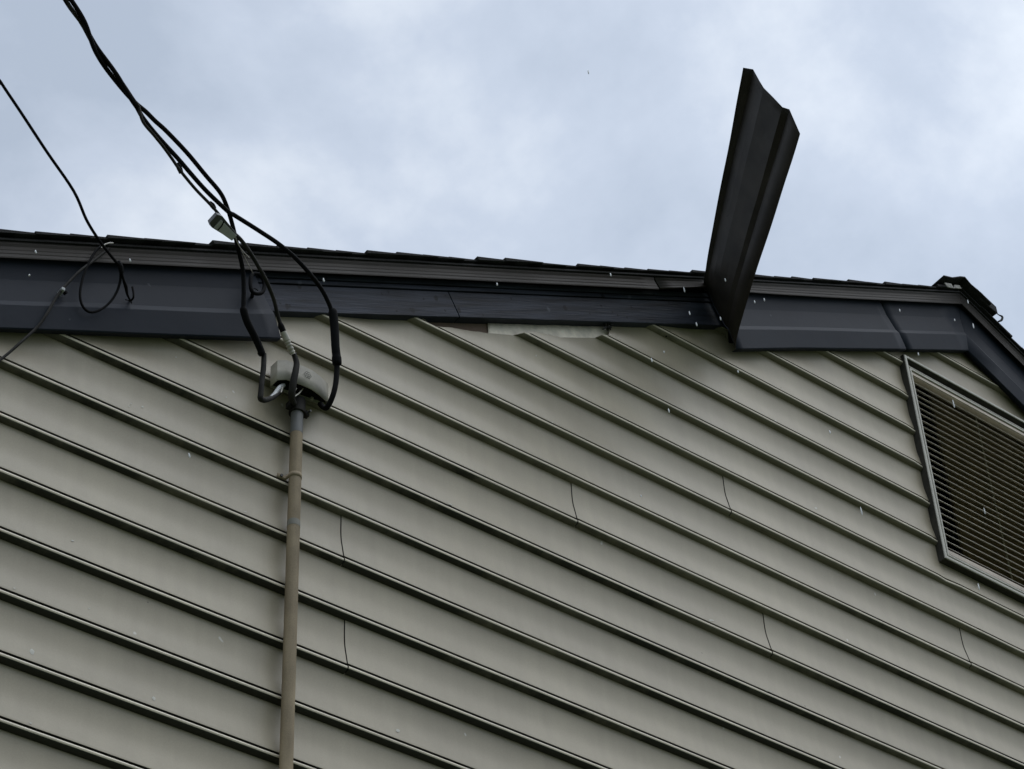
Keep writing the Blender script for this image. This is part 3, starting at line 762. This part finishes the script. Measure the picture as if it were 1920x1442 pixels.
# eye anchor screwed to the rake
anchor = empty('eye_anchor', A_, 'black oval eye bolt screwed to the navy trim beside the cables', 'eye bolt')
mb = MB(); rp = [(477, 513), (486, 515), (493, 524), (496, 536), (492, 548), (483, 551), (474, 548), (470, 538), (470, 524), (473, 515)]
pp = [at(a, b_, y=-.062) for a, b_ in rp]; pp = dense(pp + [pp[0]], 5)
mb.tube(pp, .0068, n=10, smooth=False); mb.build('ring', M_blk, anchor, smooth=True)
mb = MB(); mb.tube([at(473, 552, y=-.06), at(473, 556, y=-.02)], .006, n=8, smooth=False); mb.tube([at(472, 545, y=-.064), at(477, 541, y=-.064), at(484, 545, y=-.064)], .002, n=6, sub=3); mb.build('bolt_shank', M_blk, anchor)

# ------------------------------------------------------------------ telephone line at the left
ph = empty('telephone_wire', at(228, 500, y=-.07), 'thin black telephone wire knotted in a loop against the left trim', 'wire')
mb = MB(); start = at(-50, 72, y=-.42); pts_ = [at(0, 152, y=-.38), at(40, 212, y=-.34), at(88, 285, y=-.29), at(138, 358, y=-.24), at(162, 412, y=-.20), at(184, 448, y=-.165), at(205, 476, y=-.13), at(222, 497, y=-.105), at(226, 508, y=-.10)]
d0 = (start - pts_[0]).normalized()
ext = [start + d0 * (k * 1.5) + Vector((0, 0, .03 * k * k)) for k in range(10, 0, -1)]
mb.tube(ext + [start] + pts_, .0048, n=8, sub=5); mb.build('span_wire', M_blk, ph, smooth=True)
mb = MB(); mb.tube(path([(226, 508, -.10), (226, 522, -.085), (220, 545, -.07), (206, 567, -.06), (186, 582, -.055), (168, 585, -.052), (155, 574, -.052), (150, 552, -.053), (155, 522, -.056), (166, 494, -.06), (180, 470, -.062), (193, 460, -.064), (203, 458, -.066)]), .0042, n=8); mb.build('loop', M_blk, ph, smooth=True)
mb = MB(); mb.tube(path([(205, 466, -.075), (196, 473, -.07), (178, 487, -.062), (150, 508, -.056), (130, 528, -.052), (117, 542, -.05), (104, 560, -.046), (88, 588, -.042), (70, 613, -.033), (40, 641, -.025), (4, 672, -.012), (-60, 720, -.012)]), .0045, n=8); mb.build('down_lead', M_brn, ph, smooth=True)
mb = MB(); mb.tube(path([(222, 490, -.107), (226, 500, -.106), (228, 512, -.10)]), [.006, .0088, .007], n=8, sub=3); mb.build('tape_wrap', M_blk, ph, smooth=True)
mb = MB(); mb.tube(path([(228, 512, -.10), (232, 526, -.085), (236, 538, -.07), (239, 553, -.05), (247, 568, -.04)]), [.0045, .004, .0062, .0038, .0026], n=7, sub=4); mb.tube(path([(235, 562, -.045), (243, 564, -.045), (247, 569, -.045)]), .0018, n=6, sub=3); mb.build('frayed_tail', M_blk, ph, smooth=True)
mb = MB(); mb.tube(path([(212, 456, -.072), (204, 456, -.074), (196, 459, -.075), (190, 465, -.072)]), .0024, n=7); mb.build('bare_hook', M_alu, ph, smooth=True)
hk = empty('wire_hook', at(248, 550, y=-.05), 'small bent hook screwed to the trim right of the wire loop', 'hook')
mb = MB(); mb.tube(path([(248, 538, -.06), (250, 548, -.062), (250, 558, -.06), (246, 563, -.045), (243, 563, -.024)]), .0034, n=7); mb.build('hook', M_blk, hk, smooth=True)
clp = empty('cable_clip', at(118, 545, y=-.045), 'small pale cable clip holding the thin wire on the left trim', 'cable clip')
mb = MB(); c = at(118, 543, y=-.056); mb.box((c.x - .006, -.060, c.z - .005), (c.x + .006, -.030, c.z + .007)); mb.build('clip_body', M_pl, clp, bevel=.002)
mb = MB(); c = at(120, 551, y=-.035); mb.tube([c, c + Vector((.002, -.012, 0))], .005, n=8, smooth=False); mb.build('nail', M_blk, clp)

# ------------------------------------------------------------------ falling sleet
rn = random.Random(5); mb = MB()
drops = [(1222, 675, 8), (1254, 770, 8), (1615, 958, 15), (1788, 757, 15), (1835, 1100, 12), (1825, 611, 9), (1283, 543, 10), (932, 533, 5), (607, 525, 7), (1145, 515, 6), (355, 854, 9),
         (1393, 219, 5), (1360, 525, 6), (1351, 597, 7), (1293, 587, 7), (1306, 608, 7), (1846, 958, 12), (1687, 582, 5), (1790, 600, 4), (67, 472, 6), (1556, 810, 6), (1815, 566, 7), (1103, 135, 8),
         (244, 488, 6), (1415, 566, 5), (1433, 562, 6), (1245, 660, 4), (1384, 697, 5), (1202, 930, 4), (1722, 664, 6), (55, 516, 3)]
for px, py, ln in drops:
    y = -rn.uniform(.15, .5); a = at(px - ln * .12, py - ln * .5, y=y); b_ = at(px + ln * .12, py + ln * .5, y=y)
    mb.tube([a, a.lerp(b_, .35), a.lerp(b_, .75), b_], [.0010, .0026, .0030, .0012], n=6, sub=2)
sleet = mb.build('sleet', M_ice, kind='stuff', smooth=True)
sleet['label'] = 'small white sleet grains falling in front of the wall'; sleet['category'] = 'sleet'
for o in bpy.data.objects:
    if '_base' in o.keys(): del o['_base']
